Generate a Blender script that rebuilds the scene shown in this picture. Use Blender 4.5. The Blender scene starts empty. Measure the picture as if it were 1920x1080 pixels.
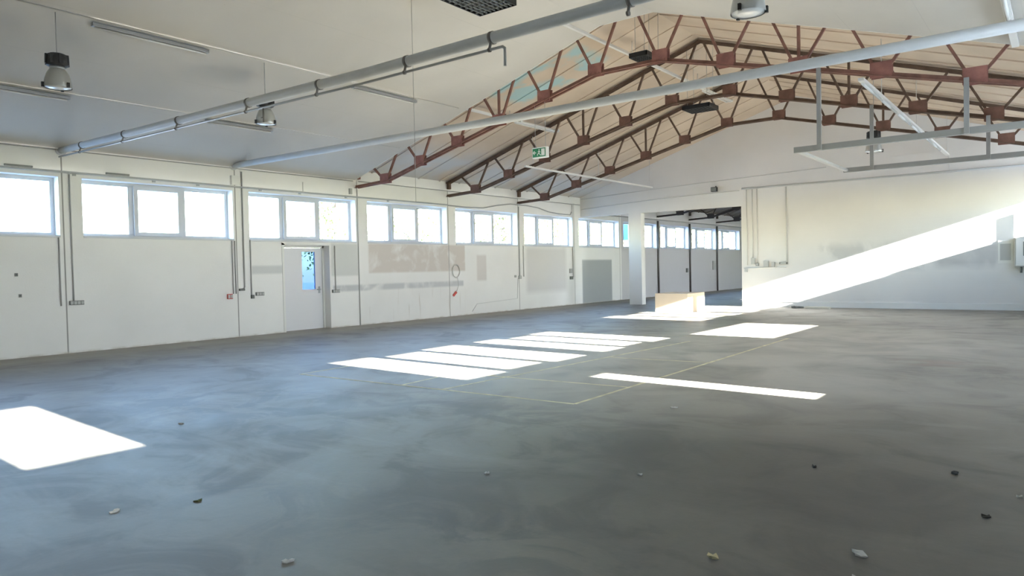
import bpy, bmesh, math, random
from mathutils import Vector, Matrix
random.seed(7)
S = bpy.context.scene
C = S.collection
PI = math.pi

# ------------------------------------------------------------------ camera
f_px = 1340.33
yaw, pitch, roll = 0.6586, -0.0271, -0.0210
cy, sy, cp, sp = math.cos(yaw), math.sin(yaw), math.cos(pitch), math.sin(pitch)
Fv = Vector((-sy*cp, cy*cp, sp)); Rv = Vector((cy, sy, 0)); Uv = Rv.cross(Fv)
cr, sr = math.cos(roll), math.sin(roll)
R2 = cr*Rv + sr*Uv; U2 = -sr*Rv + cr*Uv
CAM = Vector((15.677, 0.0, 1.5))
cam = bpy.data.cameras.new('camera'); co = bpy.data.objects.new('camera', cam); C.objects.link(co)
cam.sensor_width = 36.0; cam.lens = 36.0*f_px/1920.0; cam.clip_end = 400; cam.clip_start = 0.05
M3 = Matrix((R2, U2, -Fv)).transposed()
co.matrix_world = Matrix.Translation(CAM) @ M3.to_4x4()
S.camera = co

# ------------------------------------------------------------------ light
SUN_K, SUN_S = 3.2, 0.055          # run over rise of the sun rays, drift along the hall
w = bpy.data.worlds.new('sky'); S.world = w; w.use_nodes = True
nt = w.node_tree
bg = nt.nodes['Background']
sky = nt.nodes.new('ShaderNodeTexSky')
sky.sky_type = 'NISHITA'; sky.sun_disc = False
sky.sun_elevation = math.atan(1/SUN_K); sky.sun_rotation = math.radians(90)
sky.air_density = 1.0; sky.dust_density = 0.6; sky.ozone_density = 1.0
tint = nt.nodes.new('ShaderNodeMix'); tint.data_type = 'RGBA'; tint.blend_type = 'MULTIPLY'; tint.inputs[0].default_value = 1.0
tint.inputs[7].default_value = (0.97, 1.0, 1.07, 1)
haze = nt.nodes.new('ShaderNodeMix'); haze.data_type = 'RGBA'; haze.blend_type = 'DARKEN'; haze.inputs[0].default_value = 1.0
haze.inputs[7].default_value = (9.0, 9.2, 9.4, 1)          # haze evens out the glow beside the sun
nt.links.new(sky.outputs[0], haze.inputs[6]); nt.links.new(haze.outputs[2], tint.inputs[6]); nt.links.new(tint.outputs[2], bg.inputs[0]); bg.inputs[1].default_value = 2.6
sd = bpy.data.lights.new('sun', 'SUN'); so = bpy.data.objects.new('sun', sd); C.objects.link(so)
sd.energy = 135.0; sd.color = (1.0, 0.965, 0.92); sd.angle = math.radians(0.4)
so.rotation_euler = Vector((-1.0, SUN_S, -1/SUN_K)).to_track_quat('-Z', 'Y').to_euler()
so.location = (40, -2, 20)
S.view_settings.view_transform = 'Standard'; S.view_settings.look = 'None'
S.view_settings.gamma = 1.0; S.view_settings.use_curve_mapping = False
S.view_settings.exposure = 0.8
cyc = S.cycles
cyc.use_denoising = True
cyc.max_bounces = 14; cyc.diffuse_bounces = 9; cyc.glossy_bounces = 3; cyc.transparent_max_bounces = 16
cyc.sample_clamp_indirect = 6.0
cyc.caustics_reflective = False; cyc.caustics_refractive = False

def portal(name, loc, roty, sx, sz):
    l = bpy.data.lights.new(name, 'AREA'); l.shape = 'RECTANGLE'; l.size = sz; l.size_y = sx
    l.cycles.is_portal = True
    o = bpy.data.objects.new(name, l); C.objects.link(o); o.location = loc; o.rotation_euler = (0, roty, 0)

# ------------------------------------------------------------------ dimensions
L = 3.7253            # bay
Y0 = 5.80             # first column line in view
W = 17.1              # hall width
MID = W/2
YE = 24.93            # far wall
YB = -6.0             # back wall
TY = [Y0+2*L, Y0+3*L, Y0+4*L]
def zf(x):            # front ceiling
    return min(4.06+0.316*x, 4.06+0.316*(W-x), 6.566)
def zr(x):            # roof over the trusses
    return 4.33+0.322*(MID-abs(x-MID))

# ------------------------------------------------------------------ materials
def mat(name, col, rough=0.6, metal=0.0, spec=0.5, var=0.0, vscale=2.0, bump=0.0, bscale=60.0):
    m = bpy.data.materials.new(name); m.use_nodes = True
    t = m.node_tree; b = t.nodes['Principled BSDF']
    b.inputs['Base Color'].default_value = (*col, 1); b.inputs['Roughness'].default_value = rough
    b.inputs['Metallic'].default_value = metal; b.inputs['Specular IOR Level'].default_value = spec
    tc = t.nodes.new('ShaderNodeTexCoord')
    if var > 0:
        n = t.nodes.new('ShaderNodeTexNoise'); n.inputs['Scale'].default_value = vscale; n.inputs['Detail'].default_value = 6
        t.links.new(tc.outputs['Object'], n.inputs['Vector'])
        r = t.nodes.new('ShaderNodeValToRGB')
        r.color_ramp.elements[0].position = 0.3; r.color_ramp.elements[1].position = 0.7
        r.color_ramp.elements[0].color = (*[c*(1-var) for c in col], 1)
        r.color_ramp.elements[1].color = (*[min(1, c*(1+var*0.6)) for c in col], 1)
        t.links.new(n.outputs['Fac'], r.inputs['Fac']); t.links.new(r.outputs['Color'], b.inputs['Base Color'])
    if bump > 0:
        n2 = t.nodes.new('ShaderNodeTexNoise'); n2.inputs['Scale'].default_value = bscale; n2.inputs['Detail'].default_value = 3
        t.links.new(tc.outputs['Object'], n2.inputs['Vector'])
        bp = t.nodes.new('ShaderNodeBump'); bp.inputs['Strength'].default_value = bump; bp.inputs['Distance'].default_value = 0.01
        t.links.new(n2.outputs['Fac'], bp.inputs['Height']); t.links.new(bp.outputs['Normal'], b.inputs['Normal'])
    return m

class NB:
    """small helper that chains mask maths in a node tree"""
    def __init__(s, m):
        s.t = m.node_tree; s.b = s.t.nodes['Principled BSDF']
        s.tc = s.t.nodes.new('ShaderNodeTexCoord')
        s.sep = s.t.nodes.new('ShaderNodeSeparateXYZ'); s.t.links.new(s.tc.outputs['Object'], s.sep.inputs[0])
        s.x, s.y, s.z = s.sep.outputs
    def m(s, op, a, b=None, c=None):
        n = s.t.nodes.new('ShaderNodeMath'); n.operation = op
        for i, v in enumerate((a, b, c)):
            if v is None: continue
            if isinstance(v, (int, float)): n.inputs[i].default_value = v
            else: s.t.links.new(v, n.inputs[i])
        return n.outputs[0]
    def noise(s, scale, detail=4, dist=0.0, sxyz=None, rough=0.5):
        n = s.t.nodes.new('ShaderNodeTexNoise'); n.inputs['Scale'].default_value = scale
        n.inputs['Detail'].default_value = detail; n.inputs['Distortion'].default_value = dist; n.inputs['Roughness'].default_value = rough
        if sxyz:
            mp = s.t.nodes.new('ShaderNodeMapping'); mp.inputs['Scale'].default_value = sxyz
            s.t.links.new(s.tc.outputs['Object'], mp.inputs[0]); s.t.links.new(mp.outputs[0], n.inputs['Vector'])
        else: s.t.links.new(s.tc.outputs['Object'], n.inputs['Vector'])
        return n.outputs['Fac']
    def ramp(s, v, lo, hi):
        n = s.t.nodes.new('ShaderNodeMapRange'); n.inputs[1].default_value = lo; n.inputs[2].default_value = hi
        n.clamp = True; s.t.links.new(v, n.inputs[0]); return n.outputs[0]
    def band(s, v, lo, hi, soft=0.02):
        return s.m('MULTIPLY', s.ramp(v, lo-soft, lo+soft), s.ramp(v, hi+soft, hi-soft))
    def rect(s, a, a0, a1, b, b0, b1, soft=0.02, w=None):
        r = s.m('MULTIPLY', s.band(a, a0, a1, soft), s.band(b, b0, b1, soft))
        return s.m('MULTIPLY', r, w) if w is not None else r
    def mix(s, fac, a, b):
        n = s.t.nodes.new('ShaderNodeMix'); n.data_type = 'RGBA'
        if isinstance(fac, (int, float)): n.inputs[0].default_value = fac
        else: s.t.links.new(fac, n.inputs[0])
        for i, v in ((6, a), (7, b)):
            if isinstance(v, tuple): n.inputs[i].default_value = (*v, 1)
            else: s.t.links.new(v, n.inputs[i])
        return n.outputs[2]
    def out(s, col): s.t.links.new(col, s.b.inputs['Base Color'])
    def bump(s, h, st, dist=0.01):
        n = s.t.nodes.new('ShaderNodeBump'); n.inputs['Strength'].default_value = st; n.inputs['Distance'].default_value = dist
        s.t.links.new(h, n.inputs['Height']); s.t.links.new(n.outputs[0], s.b.inputs['Normal'])

M = {}
M['white_wall'] = mat('white_wall', (0.80, 0.80, 0.78), 0.8, var=0.05, vscale=0.8, bump=0.15)
M['grey_wall'] = mat('grey_wall', (0.42, 0.42, 0.40), 0.8, var=0.08, vscale=0.8, bump=0.15)
M['white_frame'] = mat('white_frame', (0.62, 0.63, 0.65), 0.45)
M['white_metal'] = mat('white_metal', (0.78, 0.78, 0.75), 0.45)
M['grey_metal'] = mat('grey_metal', (0.34, 0.355, 0.36), 0.4, metal=0.3, var=0.08)
M['pipe_grey'] = mat('pipe_grey', (0.55, 0.57, 0.57), 0.55, metal=0.0, var=0.06, vscale=3)
M['clamp'] = mat('clamp', (0.16, 0.15, 0.14), 0.5, metal=0.4)
M['brown_steel'] = mat('brown_steel', (0.13, 0.083, 0.058), 0.8, var=0.35, vscale=5, bump=0.3)
M['brown_plate'] = mat('brown_plate', (0.19, 0.10, 0.075), 0.8, var=0.3, vscale=6, bump=0.3)
M['rust'] = mat('rust', (0.24, 0.115, 0.085), 0.8, var=0.35, vscale=5, bump=0.3)
M['rust_plate'] = mat('rust_plate', (0.31, 0.135, 0.11), 0.8, var=0.30, vscale=6, bump=0.3)
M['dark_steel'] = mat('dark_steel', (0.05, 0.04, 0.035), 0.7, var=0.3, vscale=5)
M['ceiling_trim'] = mat('ceiling_trim', (0.62, 0.61, 0.58), 0.8)
M['louvre_grey'] = mat('louvre_grey', (0.22, 0.23, 0.22), 0.5)
M['black'] = mat('black', (0.015, 0.016, 0.018), 0.5)
M['cable'] = mat('cable', (0.40, 0.40, 0.39), 0.6)
M['cable_pale'] = mat('cable_pale', (0.62, 0.62, 0.60), 0.6)
M['socket'] = mat('socket', (0.18, 0.19, 0.18), 0.5)
M['box_grey'] = mat('box_grey', (0.48, 0.49, 0.48), 0.5)
M['red'] = mat('red', (0.55, 0.07, 0.05), 0.5)
M['reflector'] = mat('reflector', (0.50, 0.52, 0.51), 0.3, metal=0.55)
M['lamp_glass'] = mat('lamp_glass', (0.75, 0.78, 0.78), 0.15)
M['green'] = mat('green', (0.02, 0.22, 0.10), 0.4)
M['sign_white'] = mat('sign_white', (0.82, 0.85, 0.82), 0.4)
M['beige_board'] = mat('beige_board', (0.66, 0.56, 0.44), 0.7, var=0.08, vscale=1.5)
M['pale_ground'] = mat('pale_ground', (0.48, 0.51, 0.54), 0.9, var=0.2)  # outside ground, lightened to bounce sunlight in through the windows
M['leaf'] = mat('leaf', (0.16, 0.22, 0.05), 0.7, var=0.4, vscale=1.5)
M['bark'] = mat('bark', (0.16, 0.12, 0.09), 0.9, var=0.3)
M['blue'] = mat('blue', (0.03, 0.17, 0.42), 0.5)
M['litter_white'] = mat('litter_white', (0.62, 0.60, 0.54), 0.8)
M['litter_yellow'] = mat('litter_yellow', (0.62, 0.50, 0.26), 0.8)
M['litter_dark'] = mat('litter_dark', (0.045, 0.042, 0.036), 0.8)
M['litter_moss'] = mat('litter_moss', (0.10, 0.11, 0.04), 0.9, var=0.3, vscale=20)
M['plank'] = mat('plank', (0.70, 0.66, 0.56), 0.8, var=0.1)
M['line_paint'] = mat('line_paint', (0.72, 0.66, 0.42), 0.7, var=0.35, vscale=6)
M['door_paint'] = mat('door_paint', (0.74, 0.74, 0.76), 0.5)

def glass_mat(name, tint, gl=0.06):
    m = bpy.data.materials.new(name); m.use_nodes = True; t = m.node_tree; t.nodes.clear()
    o = t.nodes.new('ShaderNodeOutputMaterial'); tr = t.nodes.new('ShaderNodeBsdfTransparent'); g = t.nodes.new('ShaderNodeBsdfGlossy')
    tr.inputs[0].default_value = (*tint, 1); g.inputs['Roughness'].default_value = 0.03
    mx = t.nodes.new('ShaderNodeMixShader'); mx.inputs[0].default_value = gl
    t.links.new(tr.outputs[0], mx.inputs[1]); t.links.new(g.outputs[0], mx.inputs[2]); t.links.new(mx.outputs[0], o.inputs[0])
    return m
M['glass'] = glass_mat('glass', (0.93, 0.95, 0.95))

M['door_glass'] = glass_mat('door_glass', (0.15, 0.21, 0.32), 0.05)

# left wall: painted white, panel joints at the columns, old paint patches
m = mat('wall_left_paint', (0.8, 0.8, 0.78), 0.8, spec=0.3); M['wall_left'] = m
n = NB(m)
base = n.mix(n.ramp(n.noise(0.7, 5), 0.35, 0.7), (0.89, 0.885, 0.86), (0.84, 0.835, 0.81))
pn = n.ramp(n.noise(1.8, 5, 0.4), 0.30, 0.50)
c = n.mix(n.rect(n.y, 13.62, 17.75, n.z, 1.46, 2.30, 0.03, pn), base, (0.67, 0.62, 0.57))     # bare tan band under the fourth window
c = n.mix(n.rect(n.y, 12.35, 17.65, n.z, 0.97, 1.14, 0.03, pn), c, (0.60, 0.61, 0.61))         # grey stripe
c = n.mix(n.rect(n.y, 12.30, 13.23, n.z, 1.40, 2.28, 0.03), c, (0.68, 0.69, 0.66))
c = n.mix(n.rect(n.y, 9.90, 10.84, n.z, 1.50, 1.70, 0.03), c, (0.66, 0.67, 0.66))
c = n.mix(n.rect(n.y, 21.15, 23.80, n.z, 0.60, 2.28, 0.12), c, (0.71, 0.695, 0.68))
c = n.mix(n.rect(n.y, 18.35, 18.85, n.z, 1.12, 1.98, 0.04), c, (0.71, 0.68, 0.65))
c = n.mix(n.rect(n.y, 25.0, 27.42, n.z, -0.05, 1.80, 0.04), c, (0.42, 0.44, 0.44))
c = n.mix(n.band(n.y, 28.3, 60.0, 0.02), c, (0.64, 0.63, 0.635))                                # wall is greyer in the far room
joint = n.m('ABSOLUTE', n.m('SUBTRACT', n.m('MULTIPLY', n.m('FRACT', n.m('ADD', n.m('DIVIDE', n.m('SUBTRACT', n.y, Y0), L), 20.5)), L), L*0.5))
jm = n.m('MULTIPLY', n.ramp(joint, 0.016, 0.010), n.ramp(n.z, 4.1, 4.0))
c = n.mix(jm, c, (0.34, 0.34, 0.32))
st = n.m('MULTIPLY', n.ramp(n.noise(1.0, 3, 0, (1, 9, 0.5)), 0.62, 0.70), n.m('MULTIPLY', n.band(n.y, 13.6, 17.5, 0.3), n.band(n.z, 0.15, 0.85, 0.2)))
c = n.mix(st, c, (0.62, 0.58, 0.52))
kick = n.m('MULTIPLY', n.ramp(n.z, 0.05, 0.0), n.ramp(n.noise(3.0, 4), 0.35, 0.65))
c = n.mix(kick, c, (0.55, 0.52, 0.44))
n.out(c); n.bump(n.noise(40, 3), 0.12)

# far wall
m = mat('wall_far_paint', (0.8, 0.79, 0.77), 0.8, spec=0.3); M['wall_far'] = m
n = NB(m)
c = n.mix(n.ramp(n.noise(0.5, 5), 0.35, 0.7), (0.79, 0.78, 0.76), (0.73, 0.72, 0.70))
c = n.mix(n.rect(n.x, 9.3, 14.2, n.z, 1.26, 2.05, 0.14, n.ramp(n.noise(1.3, 5, 0.6), 0.42, 0.55)), c, (0.62, 0.62, 0.61))
c = n.mix(n.rect(n.x, 12.6, 14.15, n.z, 1.28, 1.95, 0.12, n.ramp(n.noise(1.0, 4, 0.5), 0.25, 0.6)), c, (0.50, 0.50, 0.50))
n.out(c)
br = n.t.nodes.new('ShaderNodeTexBrick'); mp = n.t.nodes.new('ShaderNodeMapping'); mp.inputs['Rotation'].default_value = (PI/2, 0, 0)
n.t.links.new(n.tc.outputs['Object'], mp.inputs[0]); n.t.links.new(mp.outputs[0], br.inputs['Vector'])
br.inputs['Scale'].default_value = 1.0; br.inputs['Brick Width'].default_value = 0.5; br.inputs['Row Height'].default_value = 0.25; br.inputs['Mortar Size'].default_value = 0.008
n.bump(n.m('MULTIPLY', br.outputs['Fac'], -1.0), 0.25, 0.006)

# front ceiling (painted boards) and the bare boards over the trusses
m = mat('ceiling_paint', (0.75, 0.74, 0.70), 0.85, spec=0.2); M['ceiling'] = m
n = NB(m)
c = n.mix(n.ramp(n.noise(0.35, 5, 0.5), 0.35, 0.68), (0.66, 0.64, 0.60), (0.59, 0.575, 0.54))
sx = n.m('ABSOLUTE', n.m('SUBTRACT', n.m('FRACT', n.m('DIVIDE', n.x, 1.22)), 0.5))
sj = n.m('MULTIPLY', n.ramp(sx, 0.006, 0.003), n.ramp(n.noise(0.6, 3), 0.40, 0.60))
c = n.mix(n.m('MULTIPLY', sj, 0.55), c, (0.52, 0.51, 0.48))
sp_ = n.ramp(n.noise(9.0, 2), 0.76, 0.80)
c = n.mix(n.m('MULTIPLY', sp_, 0.5), c, (0.45, 0.43, 0.40))
n.out(c); n.bump(n.noise(3, 4), 0.2, 0.02)
m = mat('ceiling_boards', (0.60, 0.52, 0.42), 0.9, spec=0.2); M['boards'] = m
n = NB(m)
c = n.mix(n.ramp(n.noise(0.8, 5, 0.3), 0.35, 0.68), (0.66, 0.55, 0.44), (0.57, 0.47, 0.37))
c = n.mix(n.m('MULTIPLY', n.ramp(n.x, 2.2, 1.2), n.ramp(n.noise(0.7, 3), 0.3, 0.5)), c, (0.58, 0.57, 0.56))
tm = n.m('MULTIPLY', n.rect(n.x, 4.5, 6.9, n.y, 13.4, 15.4, 0.12), n.ramp(n.noise(0.9, 4, 0.5), 0.42, 0.52))
c = n.mix(tm, c, (0.40, 0.56, 0.58))
n.out(c); n.bump(n.noise(6, 4), 0.2)
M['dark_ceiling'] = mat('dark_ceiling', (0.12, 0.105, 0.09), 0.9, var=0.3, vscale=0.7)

# concrete floor
m = mat('concrete', (0.2, 0.2, 0.19), 0.4, spec=0.62); M['concrete'] = m
n = NB(m)
big = n.noise(0.22, 6, 0.8); mid = n.noise(0.9, 7, 1.2, None, 0.6); strk = n.noise(1.0, 6, 0.6, (0.35, 1.3, 1), 0.6); fine = n.noise(14, 5)
c = n.mix(n.ramp(big, 0.35, 0.65), (0.145, 0.130, 0.104), (0.195, 0.177, 0.143))
c = n.mix(n.m('MULTIPLY', n.ramp(mid, 0.50, 0.62), 0.62), c, (0.075, 0.068, 0.056))
c = n.mix(n.m('MULTIPLY', n.ramp(strk, 0.53, 0.64), 0.5), c, (0.235, 0.215, 0.178))
c = n.mix(n.m('MULTIPLY', n.ramp(fine, 0.4, 0.7), 0.16), c, (0.10, 0.10, 0.098))
def blob(cx, cy_, rx, ry):
    dx = n.m('DIVIDE', n.m('SUBTRACT', n.x, cx), rx); dy = n.m('DIVIDE', n.m('SUBTRACT', n.y, cy_), ry)
    return n.ramp(n.m('ADD', n.m('MULTIPLY', dx, dx), n.m('MULTIPLY', dy, dy)), 1.0, 0.1)
for bx_, by_, rx, ry, s_ in ((8.0, 4.5, 2.8, 1.6, 0.85), (10.6, 5.9, 2.4, 1.0, 0.75), (12.9, 3.1, 1.5, 0.6, 0.7), (11.3, 2.6, 1.6, 0.5, 0.5), (14.9, 11.8, 1.7, 2.2, 0.5), (12.6, 5.6, 1.6, 0.8, 0.35)):
    k = n.m('MULTIPLY', n.m('MULTIPLY', blob(bx_, by_, rx, ry), n.ramp(n.noise(1.3, 7, 1.0, None, 0.66), 0.46, 0.56)), s_)
    c = n.mix(k, c, (0.075, 0.075, 0.074))
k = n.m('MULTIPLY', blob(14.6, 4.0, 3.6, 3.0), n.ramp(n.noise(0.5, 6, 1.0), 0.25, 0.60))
c = n.mix(n.m('MULTIPLY', k, 0.75), c, (0.075, 0.074, 0.066))  # dim right foreground: its shade is put into the floor colour
k = n.m('MULTIPLY', blob(11.0, 12.0, 5.5, 7.0), n.ramp(n.noise(0.6, 6, 1.0), 0.2, 0.6))
c = n.mix(n.m('MULTIPLY', k, 0.85), c, (0.46, 0.425, 0.355))  # paler mid-court: the brighter light there is put into the colour
k = n.m('MULTIPLY', blob(14.2, 11.9, 0.9, 0.5), n.ramp(n.noise(2, 4), 0.4, 0.6))
c = n.mix(n.m('MULTIPLY', k, 0.5), c, (0.24, 0.15, 0.11))
c = n.mix(n.m('MULTIPLY', n.ramp(n.x, 1.35, 0.9), 0.75), c, (0.27, 0.245, 0.20))       # beige strip by the wall: missing window sheen put into the colour
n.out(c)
rr = n.m('ADD', n.m('MULTIPLY', n.ramp(mid, 0.3, 0.7), 0.10), 0.43); n.t.links.new(rr, n.b.inputs['Roughness'])
n.bump(n.noise(25, 5), 0.08)

# ------------------------------------------------------------------ mesh helpers
class MB:
    def __init__(s): s.v = []; s.f = []; s.sm = []
    def quadbox(s, p):
        b = len(s.v); s.v += [tuple(q) for q in p]
        for f in ((0,3,2,1),(4,5,6,7),(0,1,5,4),(1,2,6,5),(2,3,7,6),(3,0,4,7)):
            s.f.append(tuple(b+i for i in f)); s.sm.append(False)
    def box(s, x0, x1, y0, y1, z0, z1):
        s.quadbox([(x0,y0,z0),(x1,y0,z0),(x1,y1,z0),(x0,y1,z0),(x0,y0,z1),(x1,y0,z1),(x1,y1,z1),(x0,y1,z1)]); return s
    def bar(s, a, b, w, h, up=(0,0,1)):
        a = Vector(a); b = Vector(b); d = (b-a).normalized(); u = Vector(up)
        if abs(d.dot(u)) > 0.99: u = Vector((0,1,0))
        r = d.cross(u).normalized()*w/2; u = r.cross(d).normalized()*h/2
        s.quadbox([a-r-u, a+r-u, b+r-u, b-r-u, a-r+u, a+r+u, b+r+u, b-r+u]); return s
    def tube(s, pts, r, n=10, caps=True):
        pts = [Vector(p) for p in pts]; base = len(s.v)
        T = []
        for i in range(len(pts)):
            t = Vector((0,0,0))
            if i > 0: t += (pts[i]-pts[i-1]).normalized()
            if i < len(pts)-1: t += (pts[i+1]-pts[i]).normalized()
            T.append(t.normalized())
        u = Vector((0,0,1)) if abs(T[0].z) < 0.9 else Vector((1,0,0))
        for i, p in enumerate(pts):
            x = T[i].cross(u).normalized(); u = x.cross(T[i]).normalized()
            k = 1.0
            if 0 < i < len(pts)-1:
                cosh = max(0.4, T[i].dot((pts[i+1]-pts[i]).normalized())); k = 1/ cosh if cosh < 1 else 1
            for j in range(n):
                a = 2*PI*j/n; s.v.append(tuple(p+(x*math.cos(a)+u*math.sin(a))*r))
        for i in range(len(pts)-1):
            for j in range(n):
                a = base+i*n+j; b = base+i*n+(j+1)%n
                s.f.append((a, b, b+n, a+n)); s.sm.append(True)
        if caps:
            s.f.append(tuple(base+j for j in reversed(range(n)))); s.sm.append(False)
            e = base+(len(pts)-1)*n; s.f.append(tuple(e+j for j in range(n))); s.sm.append(False)
        return s
    def lathe(s, prof, n=28, c=(0,0,0), cap0=False, cap1=False, mod=None):
        b = len(s.v)
        for i, (r, z) in enumerate(prof):
            for j in range(n):
                a = 2*PI*j/n; q = r*(mod(j) if mod else 1)
                s.v.append((c[0]+q*math.cos(a), c[1]+q*math.sin(a), c[2]+z))
        for i in range(len(prof)-1):
            for j in range(n):
                p = b+i*n+j; q = b+i*n+(j+1)%n
                s.f.append((p, q, q+n, p+n)); s.sm.append(True)
        if cap0: s.f.append(tuple(b+j for j in reversed(range(n)))); s.sm.append(False)
        if cap1:
            e = b+(len(prof)-1)*n; s.f.append(tuple(e+j for j in range(n))); s.sm.append(False)
        return s
    def prism(s, poly, y0, y1):     # polygon in x,z pushed along y
        b = len(s.v); k = len(poly)
        s.v += [(x, y0, z) for x, z in poly]+[(x, y1, z) for x, z in poly]
        s.f.append(tuple(b+i for i in range(k))); s.f.append(tuple(b+k+i for i in reversed(range(k)))); s.sm += [False, False]
        for i in range(k):
            j = (i+1) % k; s.f.append((b+i, b+k+i, b+k+j, b+j)); s.sm.append(False)
        return s
    def build(s, name, m, parent=None, loc=None, bevel=0):
        me = bpy.data.meshes.new(name); me.from_pydata(s.v, [], s.f); me.validate()
        bm = bmesh.new(); bm.from_mesh(me); bmesh.ops.recalc_face_normals(bm, faces=bm.faces)
        bm.to_mesh(me); bm.free()
        if len(me.polygons) == len(s.sm): me.polygons.foreach_set('use_smooth', s.sm)
        me.materials.append(m); o = bpy.data.objects.new(name, me); C.objects.link(o)
        if parent is not None: o.parent = parent
        if loc is not None: o.location = loc
        if bevel:
            bv = o.modifiers.new('bevel', 'BEVEL'); bv.width = bevel; bv.segments = 2; bv.limit_method = 'ANGLE'
        return o

def empty(name, loc=(0,0,0), rz=0):
    o = bpy.data.objects.new(name, None); C.objects.link(o); o.location = loc; o.rotation_euler = (0,0,rz)
    o.empty_display_size = 0.2
    return o
def tag(o, label, cat, group=None, kind=None):
    o['label'] = label; o['category'] = cat
    if group: o['group'] = group
    if kind: o['kind'] = kind
    return o
def struct(o):
    o['kind'] = 'structure'; return o
def kids(o): return [c for c in bpy.data.objects if c.parent is o]
def copy_tree(o, parent=None):
    c = o.copy(); C.objects.link(c)
    if parent is not None: c.parent = parent
    for ch in kids(o): copy_tree(ch, c)
    return c

def wall_cells(mb, axis, c0, c1, u0, u1, z0, z1, holes):
    """wall of thickness c0..c1 with rectangular holes; axis 'x' = wall runs along y"""
    us = sorted({u0, u1, *[h[0] for h in holes], *[h[1] for h in holes]}); us = [u for u in us if u0 <= u <= u1]
    for a, b in zip(us[:-1], us[1:]):
        mids = (a+b)/2
        hs = sorted([(h[2], h[3]) for h in holes if h[0] < mids < h[1]])
        z = z0
        for lo, hi in hs+[(z1, None)]:
            if lo > z+1e-4:
                if axis == 'x': mb.box(c0, c1, a, b, z, lo)
                else: mb.box(a, b, c0, c1, z, lo)
            if hi is None: break
            z = hi

# ------------------------------------------------------------------ shell
YF = 46.0
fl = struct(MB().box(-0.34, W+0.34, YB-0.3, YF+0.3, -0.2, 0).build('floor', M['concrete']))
# painted court lines are part of the floor
cl = MB()
def line(a, b, w=0.045):
    a = Vector((a[0], a[1], 0.0008)); b = Vector((b[0], b[1], 0.0008)); d = (b-a).normalized(); r = Vector((-d.y, d.x, 0))*w/2
    k = len(cl.v); cl.v += [tuple(a-r), tuple(b-r), tuple(b+r), tuple(a+r)]; cl.f.append((k, k+1, k+2, k+3)); cl.sm.append(False)
line((6.70, 6.42), (11.42, 6.58)); line((11.42, 6.58), (11.33, 14.6)); line((6.70, 6.42), (6.25, 13.6))
line((8.78, 6.49), (8.62, 8.2)); line((9.48, 6.53), (9.85, 13.2)); line((9.62, 7.74), (11.38, 7.85)); line((6.6, 7.70), (9.62, 7.74))
line((9.75, 10.3), (11.36, 10.45)); line((6.25, 13.6), (11.33, 14.6), 0.03)
cl.build('court_lines', M['line_paint'], fl)['label'] = 'faded yellow court lines'

SILL, HEAD = 2.33, 3.50
def bay_open(k): return (6.16+L*k, 9.46+L*k)
lb = [k for k in range(-1, 11)]
holes = [(*bay_open(k), SILL, HEAD) for k in lb]
DOOR = (10.83, 12.25, 2.22)
wl = MB(); wall_cells(wl, 'x', -0.34, 0.0, YB, YF, 0, 4.75, holes+[(DOOR[0], DOOR[1], 0.0, DOOR[2])])
struct(wl.build('wall_left', M['wall_left']))
# right wall: windows, a glazed gate strip and a door pane
RW = [(-0.60, 2.59, 2.47, 3.60), (6.75, 9.97, 2.47, 3.60), (10.42, 13.25, 2.47, 3.60), (17.50, 20.90, 2.85, 3.97), (21.15, 24.92, 2.85, 3.97), (28.7, 31.9, 1.0, 3.97), (36.2, 39.4, 1.0, 3.97)]  # last two: unseen windows added to brighten the rear room
RG = (13.95, 17.62, 0.0, 2.75)
RD = (7.55, 8.65, 0.0, 2.22)
wr = MB(); wall_cells(wr, 'x', W, W+0.34, YB, YF, 0, 4.75, RW+[RG, RD])
struct(wr.build('wall_right', M['grey_wall']))
wb = MB().prism([(0,0), (W,0), (W,4.06), (MID+.62,6.566), (MID-.62,6.566), (0,4.06)], YB-0.3, YB)
struct(wb.build('wall_back', M['grey_wall']))
# far wall with opening and post
OX, OZ = 6.66, 3.545
we = MB()
we.box(OX, W, YE, YE+0.3, 0, 4.33)
we.box(0, OX, YE, YE+0.3, OZ, 4.33)
we.prism([(0,4.33), (W,4.33), (MID, zr(MID))], YE, YE+0.3)
we.box(2.20, 2.74, YE, YE+0.3, 0, OZ)
struct(we.build('wall_far', M['wall_far']))
bb = MB().box(OX+0.01, W, YE-0.02, YE, 0.0, 0.165); bb.box(OX+0.01, W, YE-0.026, YE-0.001, 0.165, 0.185)
struct(bb.build('baseboard_far', M['white_wall']))
wf = MB().box(0, W, YF, YF+0.3, 0, 7.2)
struct(wf.build('wall_rear_room', M['white_wall']))
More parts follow.
